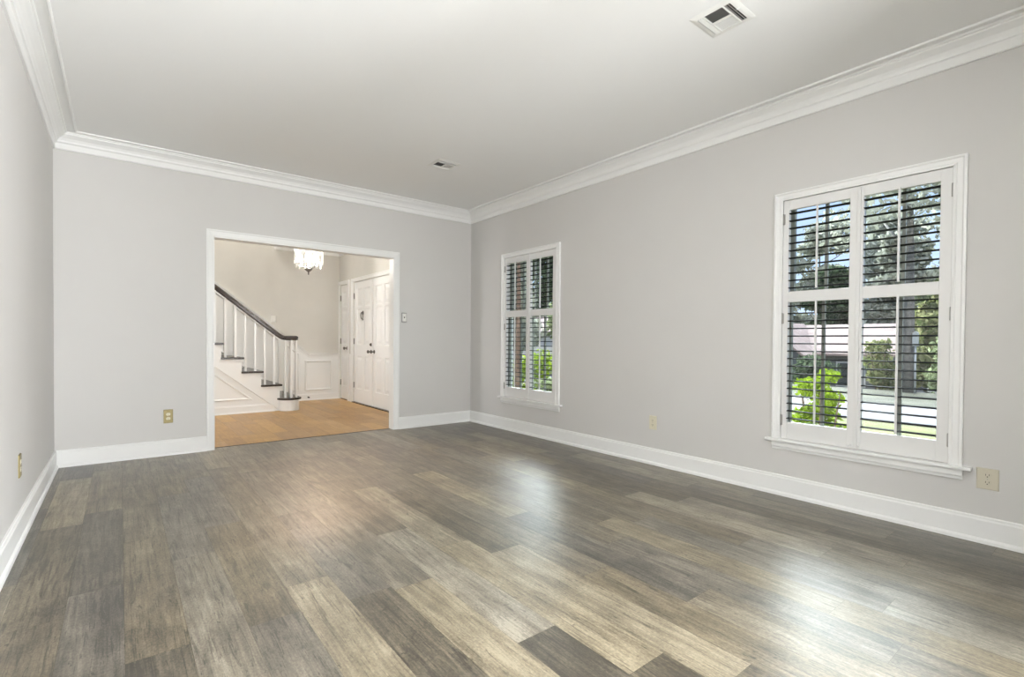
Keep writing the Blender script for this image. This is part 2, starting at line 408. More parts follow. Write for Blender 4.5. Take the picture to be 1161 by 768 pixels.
# ------------------------------------------------------------------ floors
random.seed(11)
PW, PX0, PL = 0.1815, 0.01, 1.219
ENDS = {-2: 3.74, -1: 2.72, 0: 4.48, 1: 2.86, 2: 2.03, 3: 2.26, 4: 1.99, 5: 1.955, 6: 1.344, 7: 0.996, 8: 2.0, 9: 1.55, 10: 1.135, 11: 1.72,
        12: 0.74, 13: 0.614, 14: 3.73, 15: 2.19, 16: 1.90, 17: 4.74, 18: 3.28, 19: 4.1}
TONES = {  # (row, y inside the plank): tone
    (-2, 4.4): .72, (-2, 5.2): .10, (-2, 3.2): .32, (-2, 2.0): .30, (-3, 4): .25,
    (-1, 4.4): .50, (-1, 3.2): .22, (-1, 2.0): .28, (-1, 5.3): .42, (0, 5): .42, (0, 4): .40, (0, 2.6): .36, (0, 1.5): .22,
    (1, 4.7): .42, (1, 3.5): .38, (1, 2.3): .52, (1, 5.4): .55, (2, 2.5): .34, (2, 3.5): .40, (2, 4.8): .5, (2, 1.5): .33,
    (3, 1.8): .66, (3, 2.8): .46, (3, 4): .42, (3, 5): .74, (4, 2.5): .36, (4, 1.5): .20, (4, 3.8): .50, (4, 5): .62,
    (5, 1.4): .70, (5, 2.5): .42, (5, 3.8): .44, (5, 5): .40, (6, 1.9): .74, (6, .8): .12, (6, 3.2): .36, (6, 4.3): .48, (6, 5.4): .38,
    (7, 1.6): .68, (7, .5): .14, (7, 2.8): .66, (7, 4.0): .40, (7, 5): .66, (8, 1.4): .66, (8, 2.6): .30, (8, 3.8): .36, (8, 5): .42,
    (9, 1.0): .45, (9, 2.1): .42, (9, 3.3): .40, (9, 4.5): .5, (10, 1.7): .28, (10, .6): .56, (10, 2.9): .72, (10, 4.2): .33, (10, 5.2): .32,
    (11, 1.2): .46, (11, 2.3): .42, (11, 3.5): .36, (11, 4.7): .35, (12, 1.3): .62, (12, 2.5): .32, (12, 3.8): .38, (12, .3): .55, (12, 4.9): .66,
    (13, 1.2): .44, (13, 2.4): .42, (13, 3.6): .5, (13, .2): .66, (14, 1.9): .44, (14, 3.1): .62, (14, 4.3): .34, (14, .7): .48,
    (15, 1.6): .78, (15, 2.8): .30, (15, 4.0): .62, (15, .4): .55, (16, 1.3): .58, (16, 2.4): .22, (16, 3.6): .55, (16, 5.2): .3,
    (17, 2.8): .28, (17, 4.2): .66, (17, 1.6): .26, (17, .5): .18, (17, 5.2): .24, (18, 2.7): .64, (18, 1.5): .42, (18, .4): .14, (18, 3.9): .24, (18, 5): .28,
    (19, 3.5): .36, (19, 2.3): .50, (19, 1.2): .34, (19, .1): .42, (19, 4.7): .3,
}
def plank_floor(name, x0, x1, y0, y1, mat, ends, tones, pw, px0, pl, lo, hi, base):
    v = []; f = []; mi = []; cols = []
    def quad(a, b, c, d, z):
        i = len(v); v.extend([(a, c, z), (b, c, z), (b, d, z), (a, d, z)]); f.append((i, i+1, i+2, i+3))
    k0 = math.floor((x0-px0)/pw); k1 = math.floor((x1-px0)/pw)
    g = 0.0003
    for k in range(k0, k1+1):
        a, b = max(x0, px0+k*pw), min(x1, px0+(k+1)*pw)
        if b-a < 0.004: continue
        e = ends.get(k, random.random()*pl)
        j0 = math.floor((y0-e)/pl); j1 = math.floor((y1-e)/pl)
        for j in range(j0, j1+1):
            c, d = max(y0, e+j*pl), min(y1, e+(j+1)*pl)
            if d-c < 0.004: continue
            tone = random.uniform(lo, hi)
            for (r, yy), tv in tones.items():
                if r == k and c <= yy < d: tone = tv
            quad(a+g, b-g, c+g, d-g, 0.0); mi.append(0); cols.append((0.50+(tone-0.45)*0.92, random.random(), random.random(), 1))
    i = len(v)
    v.extend([(x0,y0,-.0015),(x1,y0,-.0015),(x1,y1,-.0015),(x0,y1,-.0015),(x0,y0,-.12),(x1,y0,-.12),(x1,y1,-.12),(x0,y1,-.12)])
    for q in ((0,1,2,3),(7,6,5,4),(0,4,5,1),(1,5,6,2),(2,6,7,3),(3,7,4,0)):
        f.append(tuple(i+t for t in q)); mi.append(1); cols.append((0, 0, 0, 1))
    me = bpy.data.meshes.new(name); me.from_pydata(v, [], f)
    me.materials.append(mat); me.materials.append(M['seam'])
    me.polygons.foreach_set('material_index', mi)
    at = me.color_attributes.new('plank', 'FLOAT_COLOR', 'CORNER')
    buf = []
    for p, c in zip(me.polygons, cols): buf += list(c)*p.loop_total
    at.data.foreach_set('color', buf)
    me.update()
    o = bpy.data.objects.new(name, me); COL.objects.link(o); o['kind'] = 'structure'
    return o
plank_floor('floor', XL, XR, YF, 5.578, M['floor'], ENDS, TONES, PW, PX0, PL, 0.25, 0.6, None)
plank_floor('floor_foyer', -2.6, FX, 5.596, FY, M['oak'], {}, {}, 0.17, 0.0, 1.1, 0.25, 0.65, None)
mb = MB(); mb.prism([(5.578, -0.12), (5.596, -0.12), (5.596, 0.0), (5.5935, 0.003), (5.5805, 0.003), (5.578, 0.0)], 'x', OX0, OX1)
mb.build('trim_threshold', M['seam'], structure=True)

# ------------------------------------------------------------------ foyer shell
mb = MB(); mb.box(-2.6, FY, -0.12, 3.3, FY+0.12, 5.5); mb.build('wall_foyer_back', M['foyer_wall'], structure=True)
MB().box(-2.72, YB2, -0.12, -2.6, FY+0.12, 5.5).build('wall_foyer_left', M['foyer_wall'], structure=True)
# door wall with the closet and the double front door openings
DZ = 2.048
CY0, CY1 = 8.605, 8.985        # closet door
DY0, DYM, DY1 = 6.745, 7.540, 8.335   # front doors
mb = MB()
mb.box(FX, YB2, 0, FX+0.14, DY0, H); mb.box(FX, DY1, 0, FX+0.14, CY0, H); mb.box(FX, CY1, 0, FX+0.14, FY, H)
mb.box(FX, DY0, DZ, FX+0.14, DY1, H); mb.box(FX, CY0, DZ, FX+0.14, CY1, H)
mb.build('wall_foyer_right', M['foyer_wall'], structure=True)
MB().box(FX+0.14, YB2, -0.3, FX+0.2, FY+0.12, H).build('wall_foyer_outer', M['exterior'], structure=True)
MB().box(-2.72, YB2-0.003, -0.12, XL-0.12, YB2+0.05, H).build('wall_foyer_front', M['foyer_wall'], structure=True)
SWX = 2.03                     # the stairwell opens upwards left of this
mb = MB(); mb.box(-2.72, YB2, H, 3.4, 7.95, H+0.3); mb.box(SWX, 7.95, H, 3.4, FY+0.12, H+0.3)
mb.build('ceiling_foyer', M['ceiling'], structure=True)
mb = MB(); mb.box(-2.72, 7.83, H+0.3, SWX, 7.95, 5.5); mb.box(SWX, 7.83, H+0.3, SWX+0.12, FY+0.12, 5.5)
mb.build('wall_stairwell', M['foyer_wall'], structure=True)
MB().box(-2.72, 7.83, 5.5, SWX+0.12, FY+0.12, 5.62).build('ceiling_stairwell', M['ceiling'], structure=True)

# ------------------------------------------------------------------ crown mouldings and baseboards
def run(mb, prof, A, B, n, mA=0.0, mB=0.0, m=0):
    """sweep profile [(distance from wall, z)] from A to B; n = direction into the room; mA, mB mitre the ends inwards"""
    A, B, n = Vector(A), Vector(B), Vector(n); d = (B-A).normalized()
    rA = [A + n*p[0] + d*p[0]*mA + Vector((0, 0, p[1])) for p in prof]
    rB = [B + n*p[0] - d*p[0]*mB + Vector((0, 0, p[1])) for p in prof]
    mb.loft([rA, rB], m)
CR = [(0, -.13), (.012, -.13), (.016, -.124), (.017, -.086), (.021, -.080), (.030, -.076), (.034, -.062), (.046, -.044), (.062, -.032), (.074, -.024), (.080, -.020),
      (.082, -.012), (.090, -.010), (.092, -.004), (.094, 0.0), (0, 0.0)]
BEAD = [(.140, 0), (.141, -.008), (.145, -.012), (.151, -.012), (.156, -.009), (.158, 0)]
def crown(name, A, B, n, mA=1, mB=1, k=1.0):
    mb = MB(); run(mb, [(d*k, z*k) for d, z in CR], A, B, n, mA, mB); run(mb, BEAD, A, B, n, mA, mB); mb.build(name, M['trim'], structure=True)
crown('trim_1', (XL, YF, H), (XL, YB, H), (1, 0, 0))
crown('trim_2', (XL, YB, H), (XR, YB, H), (0, -1, 0))
crown('trim_3', (XR, YB, H), (XR, YF, H), (-1, 0, 0))
crown('trim_4', (XR, YF, H), (XL, YF, H), (0, 1, 0))
crown('trim_5', (SWX, FY, H), (FX, FY, H), (0, -1, 0), 0, 1, 1.25)
crown('trim_6', (FX, FY, H), (FX, YB2, H), (-1, 0, 0), 1, 0, 1.25)
BB = [(0, 0), (0, .1415), (.008, .1415), (.012, .137), (.012, .128), (.016, .120), (.016, .026), (.020, .024), (.026, .016), (.028, 0)]
def base(name, segs):
    mb = MB()
    for s in segs: run(mb, BB, *s)
    mb.build(name, M['trim'], structure=True)
base('baseboard_left', [((XL, -0.8, 0), (XL, YB, 0), (1, 0, 0), 0, 1)])
base('baseboard_right', [((XR, YB, 0), (XR, YF, 0), (-1, 0, 0), 1, 1)])
base('baseboard_back', [((XL, YB, 0), (0.644, YB, 0), (0, -1, 0), 1, 0), ((2.620, YB, 0), (XR, YB, 0), (0, -1, 0), 0, 1)])
base('baseboard_front', [((XR, YF, 0), (XL, YF, 0), (0, 1, 0), 1, 1)])

# cased opening in the back wall
mb = MB()
C0, C1, I0, I1, CT, IT = 0.644, 2.620, 0.705, 2.556, 2.114, 2.046
ring_o = [(C0, 0), (C0, CT), (C1, CT), (C1, 0)]
ring_i = [(I0, 0), (I0, IT), (I1, IT), (I1, 0)]
def casing(mb, outer, inner, face, out, th=0.018):
    def lerp(t): return [tuple(Vector(a).lerp(Vector(b), t)) for a, b in zip(outer, inner)]
    rows = [(0, 0), (0, th), (.18, th), (.24, th*.8), (.85, th*.62), (.9, th*.5), (1, th*.5), (1, 0)]
    rings = [[(p[0], face+out*t, p[1]) for p in lerp(s)] for s, t in rows]
    mb.loft(rings, 0, False, cap=False, closed=False)
casing(mb, ring_o, ring_i, YB, -1)
casing(mb, ring_o, ring_i, YB2-0.003, 1)
mb.box(OX0, YB-.006, 0, I0+.006, YB2+.003, IT); mb.box(I1-.006, YB-.006, 0, OX1, YB2+.003, IT); mb.box(OX0, YB-.006, IT-.006, OX1, YB2+.003, OZ)
mb.build('trim_opening', M['trim'], structure=True)

# ------------------------------------------------------------------ windows
def make_window(name, yc):
    r = empty(name, (XR, yc, 0.40), True)
    y0, y1 = yc-WO[0], yc+WO[0]; zb, zt = WO[1], WO[2]
    # mitred casing on the room face
    mb = MB()
    o = [(yc-.510, .395), (yc-.510, 2.115), (yc+.507, 2.115), (yc+.507, .395)]
    i = [(y0+.004, .395), (y0+.004, zt-.004), (y1-.004, zt-.004), (y1-.004, .395)]
    rows = [(0, 0), (0, .020), (.2, .022), (.32, .016), (.7, .014), (.8, .018), (1, .016), (1, -.01)]
    rings = []
    for s, t in rows:
        rings.append([(XR-t, a[0]+(b[0]-a[0])*s, a[1]+(b[1]-a[1])*s) for a, b in zip(o, i)])
    mb.loft(rings, 0, False, cap=False, closed=False)
    mb.build('casing', M['trim'], r)
    # stool and apron
    MB().box(XR-.042, yc-.552, .378, XR+.04, yc+.545, .398).build('stool', M['trim'], r, bevel=.005)
    mb = MB(); mb.prism([(XR, .378), (XR-.020, .378), (XR-.020, .345), (XR-.014, .335), (XR-.012, .322), (XR, .320)], 'y', yc-.512, yc+.505)
    mb.build('apron', M['trim'], r)
    # jamb liner
    mb = MB()
    mb.box(XR+.002, y0-.012, zb-.01, XW-.01, y0+.004, zt); mb.box(XR+.002, y1-.004, zb-.01, XW-.01, y1+.012, zt); mb.box(XR+.002, y0, zt-.004, XW-.01, y1, zt+.012); mb.box(XR+.04, y0, zb-.01, XW-.01, y1, zb+.004)
    mb.build('jamb', M['trim'], r)
    # double hung sashes
    zm = 1.395
    for k, (za, zc, x) in enumerate(((zb+.004, zm+.02, XR+.042), (zm-.02, zt-.004, XR+.076))):
        mb = MB(); w = .042; a, b = y0+.004, y1-.004
        mb.box(x, a, za, x+.032, a+w, zc); mb.box(x, b-w, za, x+.032, b, zc)
        mb.box(x, a+w, za, x+.032, b-w, za+w); mb.box(x, a+w, zc-w, x+.032, b-w, zc)
        for ym in (yc-.21, yc, yc+.21): mb.box(x+.006, ym-.009, za+w, x+.026, ym+.009, zc-w)
        s = mb.build('sash', M['sash'], r)
        MB().box(x+.014, a+w-.004, za+w-.004, x+.018, b-w+.004, zc-w+.004).build('glass', M['glass'], s)
    return r
make_window('window_2', WINY[0]); make_window('window_1', WINY[1])

# ------------------------------------------------------------------ plantation shutters
def make_shutter(yc, side, label):
    """side +1: the panel towards the room corner, -1: the panel towards the camera"""
    if side > 0: ya, yb, oa, ob = yc+.007, yc+.449, yc+.047, yc+.412
    else:        ya, yb, oa, ob = yc-.449, yc+.003, yc-.396, yc-.028
    z0, z1, za, zb, zc, zd = .402, 2.058, .518, 1.352, 1.426, 1.992
    xa, xb = XR-.006, XR+.024
    r = empty('plantation_shutter', (XR+.01, (ya+yb)/2, z0))
    tag(r, label, 'shutter', 'plantation shutter panels')
    mb = MB()
    mb.box(xa, ya, z0, xb, oa, z1); mb.box(xa, ob, z0, xb, yb, z1)
    for p, q in ((z0, za), (zb, zc), (zd, z1)): mb.box(xa+.0015, oa, p, xb-.0015, ob, q)
    if side < 0: mb.box(xa-.008, yc-.013, z0+.004, xa, yc+.0065, z1-.004)
    mb.build('frame', M['shutter'], r, bevel=.0015)
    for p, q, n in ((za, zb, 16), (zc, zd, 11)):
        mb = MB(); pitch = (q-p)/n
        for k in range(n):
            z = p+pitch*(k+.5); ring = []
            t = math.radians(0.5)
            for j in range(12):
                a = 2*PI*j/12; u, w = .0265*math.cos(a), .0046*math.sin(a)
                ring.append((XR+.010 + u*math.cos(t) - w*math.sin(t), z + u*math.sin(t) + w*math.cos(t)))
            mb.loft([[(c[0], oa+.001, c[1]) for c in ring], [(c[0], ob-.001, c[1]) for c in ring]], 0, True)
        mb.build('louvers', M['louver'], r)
        ym = (oa+ob)/2; mb = MB()
        mb.box(XR-.030, ym-.0055, p+.012, XR-.019, ym+.0055, q+.006)
        for k in range(n): mb.box(XR-.0195, ym-.001, p+pitch*(k+.5)-.002, XR-.0155, ym+.001, p+pitch*(k+.5)+.001)
        mb.build('tilt_rod', M['shutter'], r, bevel=.002)
    ye = yb if side > 0 else ya
    for z in (.53, 1.24, 1.93):
        mb = MB(); mb.tube([(xa-.004, ye, z-.038), (xa-.004, ye, z+.038)], .0045, 10)
        mb.box(xa-.002, ye-.012, z-.036, xa+.0005, ye+.006, z+.036)
        mb.build('hinge', M['nickel'], r)
    mb = MB(); mb.lathe([(0, -.014), (.006, -.013), (.008, -.008), (.005, -.003), (.005, 0)], (xa-.006 if side < 0 else xa, (ya+.02) if side > 0 else (yb-.02), z0+.02), 'x', 12)
    mb.build('knob', M['shutter'], r)
    return r
make_shutter(WINY[0], 1, 'shutter panel with louvers coloured as dark silhouettes in near window, showing the lime shrub outside')
make_shutter(WINY[0], -1, 'shutter panel with louvers coloured as dark silhouettes in near window, hinged beside the almond outlet')
make_shutter(WINY[1], 1, 'shutter panel with louvers coloured as dark silhouettes in far window, hinged nearest the room corner')
make_shutter(WINY[1], -1, 'shutter panel with louvers coloured as dark silhouettes in far window, hinged away from the room corner')

# ------------------------------------------------------------------ outlets and switches
def frame_at(wall):
    """returns a function (u, v, out) -> world for a plate on the named wall"""
    if wall == 'right': return lambda c: (lambda u, v, w: (XR-w, c[0]-u, c[1]+v))
    if wall == 'left':  return lambda c: (lambda u, v, w: (XL+w, c[0]+u, c[1]+v))
    if wall == 'back':  return lambda c: (lambda u, v, w: (c[0]+u, YB-w, c[1]+v))
    return lambda c: (lambda u, v, w: (c[0]+u, FY-w, c[1]+v))
def pbox(mb, F, u0, v0, w0, u1, v1, w1, m=0, cham=0.0):
    r0 = [F(u0, v0, w0), F(u1, v0, w0), F(u1, v1, w0), F(u0, v1, w0)]
    r1 = [F(u0+cham, v0+cham, w1), F(u1-cham, v0+cham, w1), F(u1-cham, v1-cham, w1), F(u0+cham, v1-cham, w1)]
    mb.loft([r0, r1], m)
def outlet(wall, c, w, h, plate, recep, label):
    F = frame_at(wall)(c)
    r = empty('wall_outlet', F(0, 0, 0)); tag(r, label, 'outlet', 'wall outlets')
    mb = MB(); pbox(mb, F, -w/2, -h/2, 0, w/2, h/2, .006, 0, .0035); mb.build('cover_plate', plate, r)
    for s in (-1, 1):
        mb = MB(); ring0, ring1 = [], []
        for k in range(20):
            a = 2*PI*k/20; u = .0165*math.cos(a); v = max(-.0125, min(.0125, .0165*math.sin(a)))
            ring0.append(F(u, s*.0195+v, .0055)); ring1.append(F(u*.96, s*.0195+v*.96, .0078))
        mb.loft([ring0, ring1])
        q = mb.build('receptacle', recep, r)
        mb = MB()
        pbox(mb, F, -.0078, s*.0195-.001, .0072, -.0056, s*.0195+.008, .0083); pbox(mb, F, .0056, s*.0195-.001, .0072, .0078, s*.0195+.008, .0083)
        pbox(mb, F, -.0024, s*.0195-.0092, .0072, .0024, s*.0195-.0045, .0083)
        mb.build('slots', M['dark'], q)
    mb = MB(); ring0 = [F(.003*math.cos(2*PI*k/10), .003*math.sin(2*PI*k/10), .0055) for k in range(10)]
    ring1 = [F(.002*math.cos(2*PI*k/10), .002*math.sin(2*PI*k/10), .0075) for k in range(10)]
    mb.loft([ring0, ring1]); mb.build('screw', M['nickel'], r)
outlet('left', (3.705, .382), .074, .125, M['brass'], M['ivory'], 'brass plated outlet low on the bright left wall')
outlet('back', (.344, .356), .072, .125, M['brass'], M['ivory'], 'brass plated outlet with ivory sockets on the grey back wall beside the opening')
outlet('right', (2.616, .364), .076, .122, M['ivory'], M['ivory'], 'small ivory outlet on the window wall between the two windows')
outlet('right', (.488, .346), .090, .114, M['almond'], M['almond'], 'wide almond outlet just past the sill of the near window')
def switch(wall, c, w, h, plate, label, dark_toggle):
    F = frame_at(wall)(c)
    r = empty('light_switch', F(0, 0, 0)); tag(r, label, 'switch', 'light switches')
    mb = MB(); pbox(mb, F, -w/2, -h/2, 0, w/2, h/2, .006, 0, .004)
    pbox(mb, F, -w/2+.010, -h/2+.012, .0055, w/2-.010, h/2-.012, .0068, 1, .001)
    mb.build('cover_plate', [plate, M['whiteplastic']], r)
    mb = MB(); ring0 = [F(-.005, -.010, .006), F(.005, -.010, .006), F(.005, .010, .006), F(-.005, .010, .006)]
    ring1 = [F(-.004, .002, .017), F(.004, .002, .017), F(.004, .008, .016), F(-.004, .008, .016)]
    mb.loft([ring0, ring1]); mb.build('toggle', M['pewter'] if dark_toggle else M['whiteplastic'], r)
switch('back', (2.688, 1.342), .070, .118, M['nickel'], 'grey edged light switch on the back wall beside the cased opening', True)
switch('foyer', (2.024, 1.407), .075, .115, M['whiteplastic'], 'pale light switch on the beige foyer wall above the stair rail', False)

# ------------------------------------------------------------------ ceiling vents
def make_vent(cx, cy, label):
    r = empty('ceiling_vent', (cx, cy, H)); tag(r, label, 'vent', 'ceiling air vents')
    hx, hy = .120, .117
    mb = MB()   # rim: bevelled square ring
    rings = []
    for d, z in ((0, H-.0005), (0, H-.0015), (.016, H-.006), (.030, H-.0075), (.030, H-.003)):
        rings.append([(cx-hx+d, cy-hy+d, z), (cx+hx-d, cy-hy+d, z), (cx+hx-d, cy+hy-d, z), (cx-hx+d, cy+hy-d, z)])
    mb.loft(rings, 0, False, cap=False)
    ix, iy = hx-.030, hy-.030
    mb.box(cx-.005, cy-iy+.034, H-.010, cx+.005, cy+iy-.034, H-.003)                 # middle bar
    for s in (-1, 1): mb.box(cx-ix, cy+s*(iy-.034)-.004, H-.010, cx+ix, cy+s*(iy-.034)+.004, H-.003)
    mb.build('rim', M['vent'], r)
    MB().box(cx-ix-.01, cy-iy-.01, H-.0035, cx+ix+.01, cy+iy+.01, H-.0005).build('backing', M['dark'], r)
    for s in (-1, 1):                                                               # centre blades, thrown to both sides
        mb = MB(); x0 = cx+s*.006; wd = ix-.008; n = 7; zl = H-.0105 if s < 0 else H-.0082
        for k in range(n):
            x = x0+s*wd*(k+.5)/n; dx = .0045 if s < 0 else .0010
            a, b = (cy-iy+.038, cy+iy-.038)
            mb.add([(x+s*dx, a, zl), (x+s*dx, b, zl), (x-s*dx, b, H-.0035), (x-s*dx, a, H-.0035),
                    (x+s*dx+.0012, a, zl), (x+s*dx+.0012, b, zl), (x-s*dx+.0012, b, H-.0035), (x-s*dx+.0012, a, H-.0035)],
                   [(0,1,2,3),(7,6,5,4),(0,4,5,1),(1,5,6,2),(2,6,7,3),(3,7,4,0)])
        mb.build('blades', M['vent'], r)
    for s in (-1, 1):                                                               # end slots
        mb = MB(); ya = cy+s*(iy-.030)
        for k in range(2):
            y = ya+s*(.0065+.0125*k); dy = .003
            mb.add([(cx-ix, y+s*dy, H-.0105), (cx+ix, y+s*dy, H-.0105), (cx+ix, y-s*dy, H-.0035), (cx-ix, y-s*dy, H-.0035),
                    (cx-ix, y+s*dy+s*.0015, H-.0105), (cx+ix, y+s*dy+s*.0015, H-.0105), (cx+ix, y-s*dy+s*.0015, H-.0035), (cx-ix, y-s*dy+s*.0015, H-.0035)],
                   [(0,1,2,3),(7,6,5,4),(0,4,5,1),(1,5,6,2),(2,6,7,3),(3,7,4,0)])
        mb.build('end_blades', M['vent'], r)
    mb = MB(); mb.box(cx-.03, cy-hy+.012, H-.016, cx-.024, cy-hy+.028, H-.010); mb.build('damper_lever', M['vent'], r)
    return r
make_vent(2.436, 1.352, 'white square ceiling vent near the camera, larger in view')
make_vent(2.418, 4.118, 'white square ceiling vent toward the cased opening, smaller in view')

# ------------------------------------------------------------------ foyer wainscot on the back wall and door wall
WZ = .822
SL = .205/.255
def chair_prof(z): return [(0, z-.070), (.010, z-.068), (.014, z-.040), (.020, z-.030), (.024, z-.010), (.034, z-.006), (.034, z), (0, z)]
mb = MB()
# white field below the chair rail, level then rising with the stair
XB0 = 2.60; XE = -1.6
zr = lambda x: WZ + (XB0-x)*SL if x < XB0 else WZ
mb.prism([(FX, 0), (XE, 0), (XE, zr(XE)), (XB0, WZ), (FX, WZ)], 'y', FY-.004, FY)
mb.build('trim_wainscot', M['white_paint'], structure=True)
mb = MB()
run(mb, chair_prof(WZ), (XB0, FY, 0), (FX, FY, 0), (0, -1, 0))
p = chair_prof(0)
rA = [(XB0, FY-d, WZ+z) for d, z in p]; rB = [(XE, FY-d, zr(XE)+z) for d, z in p]
mb.loft([rA, rB])
mb.build('trim_chair_rail', M['white_paint'], structure=True)
mb = MB()
moulding_ring(mb, [(2.53, .17), (2.995, .17), (2.995, .70), (2.53, .70)], .036, 'y', FY-.004, -1, .020)
def sp(x, dz): return (x, zr(x)+dz)
moulding_ring(mb, [(2.22, .17), (2.44, .17), (2.44, zr(2.44)-.13), sp(2.22, -.13)], .036, 'y', FY-.004, -1, .020)
for a, b in ((1.42, 2.12), (.55, 1.32), (-.3, .45), (-1.2, -.4)):
    mid = lambda x: max(.17, (1.874-x)*SL+.36)
    moulding_ring(mb, [(a, mid(a)), (b, mid(b)), sp(b, -.14), sp(a, -.14)], .036, 'y', FY-.004, -1, .022)
mb.build('trim_panel_moulding', M['white_paint'], structure=True)
mb = MB()
for s in (((2.19, FY-.004, 0), (FX, FY-.004, 0), (0, -1, 0), 0, 1), ((FX, 6.66, 0), (FX, YB2, 0), (-1, 0, 0), 0, 0)): run(mb, [(a, b*.8) for a, b in BB], *s)
mb.box(FX-.014, 8.405+.002, 0, FX, 8.525, .115)
mb.build('baseboard_foyer', M['white_paint'], structure=True)
mb = MB()
mb.box(FX-.006, 8.412, 0, FX, 8.522, WZ); mb.box(FX-.030, 8.412, WZ-.05, FX, 8.522, WZ)
mb.build('trim_wainscot_door_wall', M['white_paint'], structure=True)
d = empty('door_stop', (2.585, FY-.026, .055)); tag(d, 'small dark door stop on the white foyer baseboard', 'door stop')
mb = MB(); mb.lathe([(.013, 0), (.013, -.005), (.006, -.007), (.006, -.045)], (2.585, FY-.019, .055), 'y', 14); mb.build('stem', M['bronze'], d)
mb = MB(); mb.lathe([(.006, -.045), (.010, -.046), (.011, -.056), (.007, -.062), (0, -.063)], (2.585, FY-.019, .055), 'y', 14); mb.build('rubber_tip', M['dark'], d)

# ------------------------------------------------------------------ foyer doors
def door_casing(name, y0, y1, oy0, oy1):
    mb = MB()
    o = [(oy0, 0), (oy0, 2.113), (oy1, 2.113), (oy1, 0)]; i = [(y0-.004, 0), (y0-.004, DZ+.006), (y1+.004, DZ+.006), (y1+.004, 0)]
    rows = [(0, 0), (0, .022), (.22, .022), (.3, .017), (.85, .013), (1, .011), (1, -.03)]
    rings = [[(FX-t, a[0]+(b[0]-a[0])*s, a[1]+(b[1]-a[1])*s) for a, b in zip(o, i)] for s, t in rows]
    mb.loft(rings, 0, False, cap=False, closed=False)
    mb.box(FX+.03, y0-.004, 0, FX+.135, y0+.0005, DZ); mb.box(FX+.03, y1-.0005, 0, FX+.135, y1+.004, DZ)
    mb.build(name, M['white_paint'], structure=True)
door_casing('trim_closet_casing', CY0, CY1, 8.525, 9.024)
door_casing('trim_front_door_casing', DY0, DY1, 6.665, 8.412)
def panel_door(name, y0, y1, rows, stile, mid, hinge_y):
    """panelled door in the door wall, its face at FX+.012"""
    r = empty(name, (FX+.02, (y0+y1)/2, .014), True)
    y0 += .002; y1 -= .002; x = FX+.012; zt, zb = DZ-.003, .014
    mb = MB(); mb.box(x+.012, y0, zb, x+.042, y1, zt)
    if mid > 0:
        c = (y0+y1)/2; cols = [(y0+stile, c-mid/2), (c+mid/2, y1-stile)]
    else: cols = [(y0+stile, y1-stile)]
    mb.box(x, y0, zb, x+.012, y0+stile, zt); mb.box(x, y1-stile, zb, x+.012, y1, zt)
    if mid > 0:
        for p, q in rows: mb.box(x, c-mid/2, p, x+.012, c+mid/2, q)
    zs = [zb] + [v for ab in rows for v in ab] + [zt]
    for k in range(0, len(zs), 2): mb.box(x, y0+stile, zs[k], x+.012, y1-stile, zs[k+1])
    for a, b in cols:
        for p, q in rows:
            def R(d, xx): return [(xx, a+d, p+d), (xx, b-d, p+d), (xx, b-d, q-d), (xx, a+d, q-d)]
            mb.loft([R(0, x+.0005), R(.006, x+.0115), R(.030, x+.0118), R(.066, x+.003)], 0, False, cap=False)
            mb.add(R(.066, x+.003), [(0, 1, 2, 3)])
    mb.build('leaf', M['white_paint'], r)
    for z in (.30, 1.045, 1.815):
        mb = MB(); mb.tube([(x-.006, hinge_y, z-.05), (x-.006, hinge_y, z+.05)], .007, 10); mb.box(x-.002, hinge_y-.015, z-.048, x+.001, hinge_y+.010, z+.048)
        mb.build('hinge', M['pewter'], r)
    return r, x
def knob(r, x, y, z, mat):
    mb = MB(); mb.lathe([(.030, 0), (.030, -.006), (.012, -.010), (.010, -.032), (.022, -.040), (.028, -.052), (.024, -.064), (.010, -.070), (0, -.071)], (x, y, z), 'x', 20)
    mb.build('door_knob', mat, r)
R6 = [(.240, .795), (.985, 1.590), (1.625, 1.925)]
dr, x = panel_door('door_1', CY0, CY1, [(.24, .80), (.985, 1.600), (1.66, 1.925)], .075, 0, CY1-.004)
knob(dr, x, 8.672, .918, M['pewter'])
dr, x = panel_door('door_2', DYM, DY1, R6, .112, .10, DY1-.002)
knob(dr, x, DYM+.062, .880, M['pewter'])
mb = MB(); mb.lathe([(.027, 0), (.027, -.008), (.020, -.014), (0, -.015)], (x, DYM+.062, .992), 'x', 18); mb.box(x-.026, DYM+.058, .978, x-.012, DYM+.066, 1.006)
mb.build('deadbolt', M['pewter'], dr)
# door knocker: plate, hanging ring and striker
yk = 7.945; mb = MB()
mb.lathe([(.034, 0), (.034, -.006), (.022, -.014), (0, -.016)], (x, yk, 1.515), 'x', 20)
k = mb.build('door_knocker', M['pewter'], dr)
mb = MB(); mb.tube([(x-.020, yk+.045*math.sin(a), 1.470+.055*math.cos(a)) for a in [2*PI*t/24 for t in range(25)]], .007, 8); mb.build('ring', M['pewter'], k)
mb = MB(); mb.lathe([(.014, 0), (.014, -.012), (0, -.014)], (x, yk, 1.405), 'x', 14); mb.build('striker', M['pewter'], k)
dr, x = panel_door('door_3', DY0, DYM, R6, .112, .10, DY0+.002)
knob(dr, x, DYM-.062, .880, M['pewter'])
MB().box(x-.010, DYM-.016, .02, x+.0, DYM+.016, DZ-.005).build('astragal', M['white_paint'], dr)
mb = MB(); mb.box(FX-.03, DY0, 0, FX+.12, DY1, .012); mb.box(FX-.0, CY0, 0, FX+.1, CY1, .008); mb.build('trim_door_threshold', M['bronze'], structure=True)

